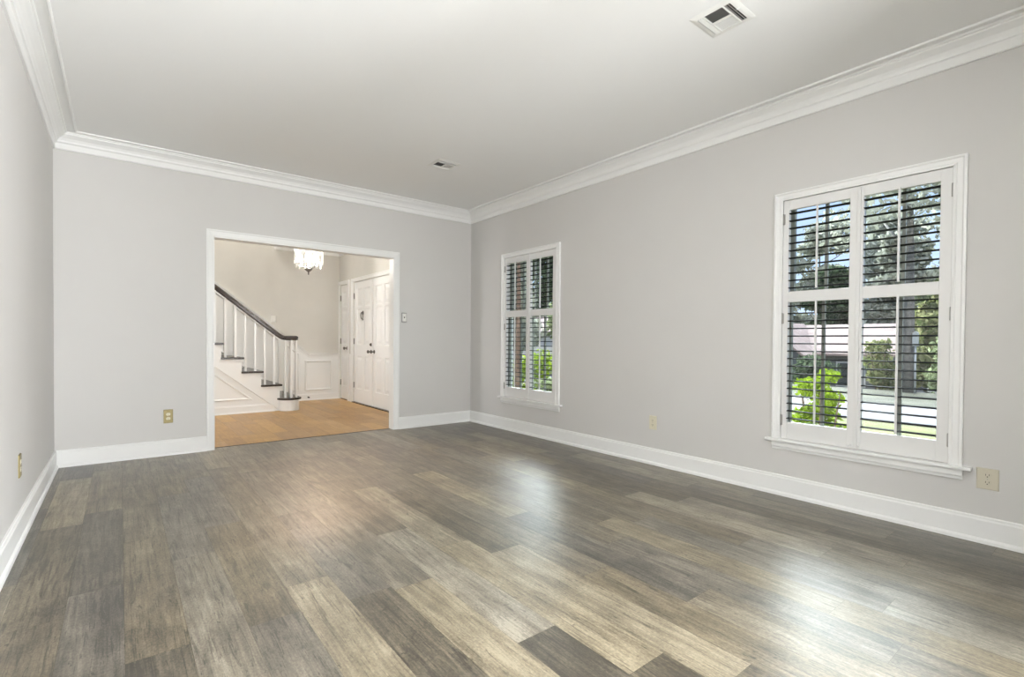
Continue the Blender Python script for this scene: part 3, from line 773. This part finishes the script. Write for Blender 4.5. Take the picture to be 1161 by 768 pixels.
# ------------------------------------------------------------------ staircase
RISE, RUN, X0 = .2055, .2545, 1.874
YS, YE = 7.965, FY-.006
st = empty('staircase', (2.02, 7.95, 0))
tag(st, 'white painted staircase with dark stained treads and dark handrail rising along the foyer wall', 'staircase')
T = .028
def half_round(off, x0):
    cx, cyy, R = 2.005, 7.965, .165-off
    pts = [(cx+R*math.cos(a), cyy-R*math.sin(a)) for a in [PI*k/20 for k in range(21)]]
    return [(cx+R, YE)] + pts + [(cx-R, YS+.015), (x0, YS+.015), (x0, YE)]
MB().prism(half_round(.022, X0-RUN+.01), 'z', 0, RISE-.015-T).build('starting_step', M['white_paint'], st)
MB().prism(half_round(-.006, X0-RUN+.01), 'z', RISE-.015-T, RISE-.015).build('tread', M['tread'], st, bevel=.006)
NS = 13
for k in range(1, NS+1):
    z = RISE*(k+1) - .015; xf = X0-RUN*(k-1)
    if k < NS: MB().box(xf-RUN-.006, YS-.034, z-T, xf+.030, YE, z).build('tread', M['tread'], st, bevel=.006)
    MB().box(xf-.018, YS+.001, z-RISE, xf, YE, z-T).build('riser', M['white_paint'], st)
# closed side under the treads: stepped stringer over a panelled wall
steps = []
for k in range(1, NS):
    z = RISE*(k+1)-.015-T; xf = X0-RUN*(k-1); steps += [(xf, z-RISE if k > 1 else 0.0), (xf, z)]
xe = X0-RUN*(NS-1)
poly = steps + [(xe, steps[-1][1]), (xe, 0)]
MB().prism(poly, 'y', YS, YS+.05).build('side_wall', M['white_paint'], st)
dz0 = .03
poly = steps[1:] + [(xe, steps[-1][1]), (xe, steps[-1][1]-.42), (X0-.002, .012+dz0)]
mb = MB(); mb.prism(poly, 'y', YS-.010, YS); mb.build('stringer', M['white_paint'], st)
mb = MB()
z_at = lambda x: .070 + (1.807-x)*.805
pA, pB = (1.84, .043), (xe, z_at(xe))
mb.loft([[(p[0], YS-.010-t, p[1]+d) for d, t in ((-.022, -.010), (-.022, .002), (-.010, .010), (0, .010), (0, -.010))] for p in (pA, pB)])
moulding_ring(mb, [(1.515, .190), (-.9, .190), (-.9, .190+2.415*.805)], .030, 'y', YS, -1, .013)
run(mb, [(a, b*.8) for a, b in BB], (xe, YS, 0), (1.80, YS, 0), (0, -1, 0))
mb.build('side_moulding', M['white_paint'], st)
# handrail
hz = lambda x: 1.085 + (1.915-x)*.806
sec = [(-.030, -.028), (-.024, -.032), (.024, -.032), (.030, -.028), (.026, -.010), (.032, .006), (.026, .024), (.012, .032), (-.012, .032), (-.026, .024), (-.032, .006), (-.026, -.010)]
YH = 7.995
path = [(2.06, 1.088), (1.965, 1.088), (1.925, 1.093), (1.890, 1.110), (1.85, hz(1.85)), (X0-RUN*12, hz(X0-RUN*12))]
rings = []
for i, (px_, pz) in enumerate(path):
    a, b = path[max(0, i-1)], path[min(len(path)-1, i+1)]
    d = Vector((b[0]-a[0], 0, b[1]-a[1])).normalized(); up = Vector((d.z, 0, -d.x))
    if up.z < 0: up = -up
    rings.append([(px_+up.x*v, YH+u, pz+up.z*v) for u, v in sec])
hr = MB().loft(rings, 0, True).build('handrail', M['tread'], st)
VC = (2.030, 7.975)
mb = MB(); mb.lathe([(0, -.034), (.090, -.034), (.104, -.026), (.100, -.010), (.108, .004), (.102, .022), (.085, .033), (0, .035)], (VC[0], VC[1], 1.088), 'z', 32)
mb.build('rail_volute', M['tread'], st)
# balusters
zt0 = RISE-.015
def baluster(x, y, z0, z1, w=.016):
    mb = MB()
    def sq(a, z): return [(x-a, y-a, z), (x+a, y-a, z), (x+a, y+a, z), (x-a, y+a, z)]
    L = z1-z0
    mb.loft([sq(w, z0), sq(w, z0+.22*L), sq(w*.94, z0+.24*L), sq(w*.72, z1)])
    mb.build('baluster', M['white_paint'], st)
for k in range(1, 12):
    z = RISE*(k+1)-.015; xf = X0-RUN*(k-1)
    for dx in (.073, .200):
        bx_ = xf-dx; baluster(bx_, YH, z-.004, hz(bx_)-.030, .0135)
for a in range(6):
    t = 2*PI*(a+.35)/6
    baluster(VC[0]+.088*math.cos(t), VC[1]+.088*math.sin(t), zt0-.004, 1.058, .0135)
mb = MB(); mb.lathe([(.034, zt0-.004), (.034, zt0+.16), (.026, zt0+.19), (.030, zt0+.23), (.024, zt0+.30), (.020, 1.0), (.024, 1.02), (.024, 1.058)], (VC[0], VC[1], 0), 'z', 20)
mb.build('newel_post', M['white_paint'], st)

# ------------------------------------------------------------------ chandelier
CX, CYY, CZ = 2.095, 7.30, 1.985
ch = empty('chandelier', (CX, CYY, CZ)); tag(ch, 'lit glass panel chandelier with pewter finial hanging in the foyer', 'chandelier')
mb = MB(); mb.lathe([(0, 0), (.008, .002), (.011, .012), (.007, .022), (.013, .032), (.010, .040), (.030, .050), (.050, .070), (.056, .082), (.046, .086), (.012, .090), (.010, .40), (.012, .42), (.008, .44), (.008, H-CZ-.03)], (CX, CYY, CZ), 'z', 24)
mb.build('stem', M['pewter'], ch)
mb = MB(); mb.lathe([(.012, -.03), (.040, -.024), (.062, -.008), (.066, 0)], (CX, CYY, H-.001), 'z', 28); mb.build('canopy', M['pewter'], ch)
NP = 8; RR = .180
for k in range(NP):                                   # glass panels of the drum
    a0, a1 = 2*PI*(k+.04)/NP, 2*PI*(k+.96)/NP; mb = MB(); n = 6; outer, inner = [], []
    for j in range(n+1):
        a = a0+(a1-a0)*j/n; bow = RR+.016*math.sin(PI*j/n)
        outer.append((CX+bow*math.cos(a), CYY+bow*math.sin(a))); inner.append((CX+(bow-.005)*math.cos(a), CYY+(bow-.005)*math.sin(a)))
    poly = outer+inner[::-1]
    zs = (CZ+.135, CZ+.155, CZ+.345, CZ+.365)
    mb.loft([[(p[0]*.985+CX*.015, p[1]*.985+CYY*.015, zs[0]) for p in poly], [(p[0], p[1], zs[1]) for p in poly], [(p[0], p[1], zs[2]) for p in poly], [(p[0]*.985+CX*.015, p[1]*.985+CYY*.015, zs[3]) for p in poly]])
    mb.build('glass_panel', M['crystal'], ch)
for zz in (CZ+.142, CZ+.358):
    mb = MB(); mb.tube([(CX+(RR-.008)*math.cos(2*PI*t/32), CYY+(RR-.008)*math.sin(2*PI*t/32), zz) for t in range(33)], .004, 8)
    mb.build('ring', M['pewter'], ch)
for k in range(5):
    a = 2*PI*(k+.3)/5; cx_, cy_ = CX+.100*math.cos(a), CYY+.100*math.sin(a)
    mb = MB(); mb.tube([(CX+.008*math.cos(a), CYY+.008*math.sin(a), CZ+.11), (CX+.05*math.cos(a), CYY+.05*math.sin(a), CZ+.095), (cx_, cy_, CZ+.115), (cx_, cy_, CZ+.15)], .006, 8)
    mb.lathe([(.014, .14), (.014, .148), (.009, .15), (.009, .20)], (cx_, cy_, CZ), 'z', 12)
    arm = mb.build('arm', M['pewter'], ch)
    mb = MB(); mb.lathe([(.009, .20), (.017, .225), (.018, .245), (.010, .275), (.002, .292)], (cx_, cy_, CZ), 'z', 14); mb.build('bulb', M['bulb'], arm)
for k in range(12):                                   # crystal drops under the drum
    a = 2*PI*k/12; px_, py_ = CX+.165*math.cos(a), CYY+.165*math.sin(a)
    mb = MB(); mb.lathe([(.001, .138), (.008, .120), (.010, .105), (.001, .088)], (px_, py_, CZ), 'z', 6, smooth=False); mb.build('crystal_drop', M['crystal'], ch)
light('chandelier_glow', 'POINT', (CX, CYY, CZ+.25), CHANDELIER_W, (1.0, 0.97, 0.93), shadow_soft_size=.02)

light('added_warm_spot', 'SPOT', (2.0, 6.55, 2.70), SPOT_W, (1.0, 0.62, 0.36), (-.30, -2.7, -2.70), spot_size=math.radians(44), spot_blend=1.0, shadow_soft_size=.06)  # unseen warm spot added to lay an orange glow on the floor

# ------------------------------------------------------------------ outdoors
G = -0.5
ROAD0, ROAD1 = 11.9, 15.7
def ground(name, prof, y0, y1, mat, ny=1):
    mb = MB()
    for (xa, za), (xb, zb) in zip(prof, prof[1:]):
        mb.add([(xa, y0, za), (xb, y0, zb), (xb, y1, zb), (xa, y1, za)], [(0, 1, 2, 3)])
    mb.build(name, mat, structure=True)
ground('lawn', [(XW, G), (ROAD0+.3, G)], -60, 120, M['lawn'])
ground('road', [(ROAD0, G+.01), (ROAD1, G+.01)], -60, 120, M['road'])
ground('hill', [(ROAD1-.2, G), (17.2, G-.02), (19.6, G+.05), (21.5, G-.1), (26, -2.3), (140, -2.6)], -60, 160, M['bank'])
ground('lawn_yard', [(-40, G-.12), (XW+.0, G-.12)], 9.6, 120, M['lawn'])

rng = np.random.default_rng(5)
def leaf_mesh(name, clumps, n, size, mat, parent, flat=1.0):
    """n small leaf quads scattered through ellipsoid clumps (centre, radii)"""
    cw = np.array([c[1][0]*c[1][1]*c[1][2] for c in clumps])**.7; cw = cw/cw.sum()
    idx = rng.choice(len(clumps), n, p=cw)
    d = rng.normal(size=(n, 3)); d /= np.linalg.norm(d, axis=1)[:, None]
    rad = rng.random(n)**.45
    C = np.array([c[0] for c in clumps])[idx]; R = np.array([c[1] for c in clumps])[idx]
    P = C + d*R*rad[:, None]
    u = rng.normal(size=(n, 3)); u /= np.linalg.norm(u, axis=1)[:, None]
    w = np.cross(u, rng.normal(size=(n, 3))); w /= np.linalg.norm(w, axis=1)[:, None]
    s = size*(.6+.8*rng.random(n))[:, None]
    V = np.stack([P-u*s, P+w*s*.5, P+u*s, P-w*s*.5], 1).reshape(-1, 3)
    q = parent; off = np.zeros(3)
    while q is not None:
        off += np.array(q.location); q = q.parent
    V = V-off
    me = bpy.data.meshes.new(name); me.vertices.add(4*n); me.loops.add(4*n); me.polygons.add(n)
    me.vertices.foreach_set('co', V.ravel()); me.loops.foreach_set('vertex_index', np.arange(4*n, dtype=np.int32))
    me.polygons.foreach_set('loop_start', np.arange(0, 4*n, 4, dtype=np.int32))
    me.update(calc_edges=True); me.materials.append(mat)
    o = bpy.data.objects.new(name, me); COL.objects.link(o); o.parent = parent
    return o
def tree(loc, h, trunk_r, crown_z, crown_r, n, size, leaf, bark, label, group='trees outside', nc=14):
    x, y, z = loc
    r = empty('tree', loc); tag(r, label, 'tree', group)
    mb = MB(); pts, rs = [], []
    for k in range(8):
        t = k/7; pts.append((x+.12*math.sin(3*t+x)*trunk_r*3*t, y+.10*math.cos(2*t+y)*trunk_r*3*t, z-.1+t*(h*.85))); rs.append(trunk_r*(1.25-.25*min(1, t*6))*(1-.75*t))
    mb.tube(pts, rs, 10)
    for k in range(5):
        a = k*2.4+x; zz = z+crown_z+(h-crown_z)*.15*k; L = crown_r*.7
        mb.tube([(x, y, zz), (x+L*.5*math.cos(a), y+L*.5*math.sin(a), zz+L*.3), (x+L*math.cos(a), y+L*math.sin(a), zz+L*.7)], [trunk_r*.35, trunk_r*.25, trunk_r*.08], 7)
    mb.build('trunk', bark, r)
    clumps = []
    for k in range(nc):
        a = rng.random()*2*PI; q = crown_r*.75*math.sqrt(rng.random()); t = rng.random()
        hh = crown_z + (h-crown_z)*(.12+.8*t); sc = crown_r*(.30+.25*rng.random())*(1.1-.4*t)
        clumps.append(((x+q*math.cos(a)*(1.05-.5*t), y+q*math.sin(a)*(1.05-.5*t), z+hh), (sc, sc, sc*.75)))
    leaf_mesh('crown', clumps, n, size, leaf, r)
    return r
def bush(name, loc, w, h, n, size, leaf, label, cat='shrub', group=None):
    x, y, z = loc
    r = empty(name, loc); tag(r, label, cat, group)
    mb = MB()
    for k in range(6):
        a = k*1.05+x; mb.tube([(x+.05*w*math.cos(a), y+.05*w*math.sin(a), z-.03), (x+.2*w*math.cos(a), y+.2*w*math.sin(a), z+h*.4), (x+.33*w*math.cos(a), y+.33*w*math.sin(a), z+h*.8)], [.016, .011, .004], 6)
    mb.build('stems', M['bark_brown'], r)
    clumps = []
    for k in range(34):
        a = rng.random()*2*PI; q = w*.42*math.sqrt(rng.random()); t = rng.random()
        sc = w*(.15+.10*rng.random())
        clumps.append(((x+q*math.cos(a)*(1-.35*t), y+q*math.sin(a)*(1-.35*t), z+h*(.06+.86*t)), (sc, sc, sc*.8)))
    leaf_mesh('foliage', clumps, n, size, leaf, r)
    return r
# near shrub, close to the house
bush('lime_shrub', (5.55, 1.98, G),   .58, 1.36, 6500, .027, M['leaf_lime'], 'bright lime green leafy shrub just outside the near window')
bush('shrub', (8.4, 9.9, G), 1.5, 1.25, 2200, .06, M['leaf_lime'], 'yellow green shrub on the lawn outside the far window', group='shrubs outside')
bush('shrub', (7.6, 8.1, G), 1.1, .75, 1400, .05, M['leaf_green'], 'low mid green shrub outside the far window', group='shrubs outside')
bush('shrub', (20.6, 5.55, G), 1.3, 1.75, 1800, .08, M['leaf_yellow'], 'pale yellow green bush across the road below the roof end', group='shrubs outside')
bush('shrub', (20.9, 3.6, G), 1.6, 1.9, 1800, .08, M['leaf_green'], 'green bush across the road beyond the pale post', group='shrubs outside')
bush('shrub', (21.2, 7.9, G), 2.0, .95, 1600, .08, M['leaf_dark'], 'low dark green bush under the house eave across the road', group='shrubs outside')
# the big trunk in front, its crown above the view
tree((19.5, 4.50, G), 11.5, .20, 4.6, 3.0, 4200, .12, M['leaf_olive'], M['bark'], 'tall thick grey trunked tree across the road in the near window')
tree((7.3, 9.0, G), 6.2, .085, 4.4, 1.3, 500, .09, M['leaf_green'], M['bark_brown'], 'slim brown trunked tree standing close outside the far window')
specs = [
    ((42, 19.0, -2.5), 11.6, 2.7, 'leaf_olive', 'olive tree behind the house, in line with its front gable'),
    ((42, 14.6, -2.5), 10.8, 2.7, 'leaf_dark', 'dark green tree behind the house, next to the gable side olive tree'),
    ((42, 10.4, -2.5), 11.6, 2.7, 'leaf_olive', 'olive tree behind the house, above the plain end of the roof'),
    ((41, 6.4, -2.5), 11.2, 2.6, 'leaf_green', 'mid green tree behind the big grey trunk'),
    ((29, 2.9, -2.4), 9.4, 2.5, 'leaf_green', 'mid green tree at the outer edge of the near window view'),
    ((26.5, 5.0, -2.2), 6.0, 1.6, 'leaf_yellow', 'smaller pale green tree between the big grey trunk and the back trees'),
    ((52, 24.5, -2.6), 16.0, 3.6, 'leaf_olive', 'tall olive tree in the back row above the gable of the house'),
    ((52, 18.8, -2.6), 16.4, 3.6, 'leaf_olive', 'tall olive tree in the back row above the middle of the house roof'),
    ((52, 13.2, -2.6), 16.0, 3.6, 'leaf_olive', 'tall olive tree in the back row above the end of the house roof'),
    ((51, 7.8, -2.6), 15.6, 3.5, 'leaf_olive', 'tall olive tree in the back row beyond the big grey trunk'),
    ((21.5, 20.6, -.6), 7.2, 2.8, 'leaf_green', 'broad green tree beyond the lawn in the far window'),
    ((17.2, 23.2, -.6), 7.0, 2.8, 'leaf_olive', 'olive tree beyond the lawn in the far window'),
    ((34.5, 38.5, -2.0), 13.5, 3.8, 'leaf_dark', 'dark tree right behind the pale house in the far window'),
    ((31, 44.0, -2.0), 11.5, 3.8, 'leaf_olive', 'tall olive tree farthest back behind the pale house in the far window'),
]
for loc, h, cr, lf, lab in specs:
    tree(loc, h, .16, h*.16, cr, 12000, .22, M[lf], M['bark'], lab, nc=26)

# house across the road: long roof with a front gable
hs = empty('house', (30, 11, -2.4)); tag(hs, 'grey house with weathered pinkish roof and front gable across the road', 'house')
ze, zr_ = .55, 2.05
mb = MB(); mb.box(29.2, 7.6, -2.5, 37.0, 15.2, ze); mb.box(27.6, 10.9, -2.5, 29.2, 14.6, ze)
mb.add([(27.6, 10.9, ze), (27.6, 14.6, ze), (27.6, 12.75, 2.05), (33, 10.9, ze), (33, 14.6, ze), (33, 12.75, 2.05)], [(0, 1, 2), (5, 4, 3), (0, 2, 5, 3), (1, 4, 5, 2)])
mb.build('walls', M['housewall'], hs)
mb = MB()
def slab(mb, q, t=.12):
    mb.loft([q, [(p[0], p[1], p[2]+t) for p in q]])
slab(mb, [(28.7, 7.1, ze-.12), (28.7, 15.7, ze-.12), (33.1, 15.7, zr_), (33.1, 7.1, zr_)])
slab(mb, [(37.5, 7.1, ze-.12), (37.5, 15.7, ze-.12), (33.1, 15.7, zr_), (33.1, 7.1, zr_)])
mb.build('roof', M['roof'], hs)
mb = MB()
slab(mb, [(27.2, 10.5, ze-.22), (33, 10.5, ze-.22), (33, 12.75, 2.12), (27.2, 12.75, 2.12)])
slab(mb, [(27.2, 15.0, ze-.22), (33, 15.0, ze-.22), (33, 12.75, 2.12), (27.2, 12.75, 2.12)])
mb.build('gable_roof', M['roof'], hs)
for y0, y1 in ((11.6, 12.4), (13.0, 13.8)):
    f = MB().box(27.56, y0-.08, -1.15, 27.62, y1+.08, .12).build('window_frame', M['housepale'], hs)
    MB().box(27.54, y0, -1.08, 27.57, y1, .05).build('pane', M['housewindow'], f)
f = MB().box(29.16, 8.4, -1.15, 29.22, 9.7, .12).build('window_frame', M['housepale'], hs)
MB().box(29.13, 8.48, -1.08, 29.17, 9.62, .05).build('pane', M['housewindow'], f)
# pale house seen through the far window
h2 = empty('house', (26, 31, -2.0)); tag(h2, 'pale house wall with dark low roof seen through the far window', 'house')
MB().box(24.5, 25.2, -2.2, 31, 33.5, 1.75).build('walls', M['housepale'], h2)
mb = MB(); mb.prism([(24.0, 1.7), (31.5, 1.7), (27.75, 3.1)], 'y', 24.8, 34.0); mb.build('roof', M['roof'], h2)
f = MB().box(24.44, 32.1, .1, 24.52, 33.1, 1.3).build('window_frame', M['postwhite'], h2)
MB().box(24.42, 32.18, .18, 24.46, 33.02, 1.22).build('pane', M['housewindow'], f)
# thin pale post
ps = empty('post', (19.35, 4.27, G)); tag(ps, 'thin pale post topped by a small white box beside the big trunk', 'post')
MB().tube([(19.35, 4.27, G-.1), (19.35, 4.27, G+1.55)], .028, 10).build('pole', M['postwhite'], ps)
mb = MB(); mb.box(19.29, 4.20, G+1.5, 19.41, 4.34, G+1.90); mb.prism([(4.19, G+1.90), (4.35, G+1.90), (4.27, G+1.96)], 'x', 19.28, 19.42); mb.build('box', M['postwhite'], ps)
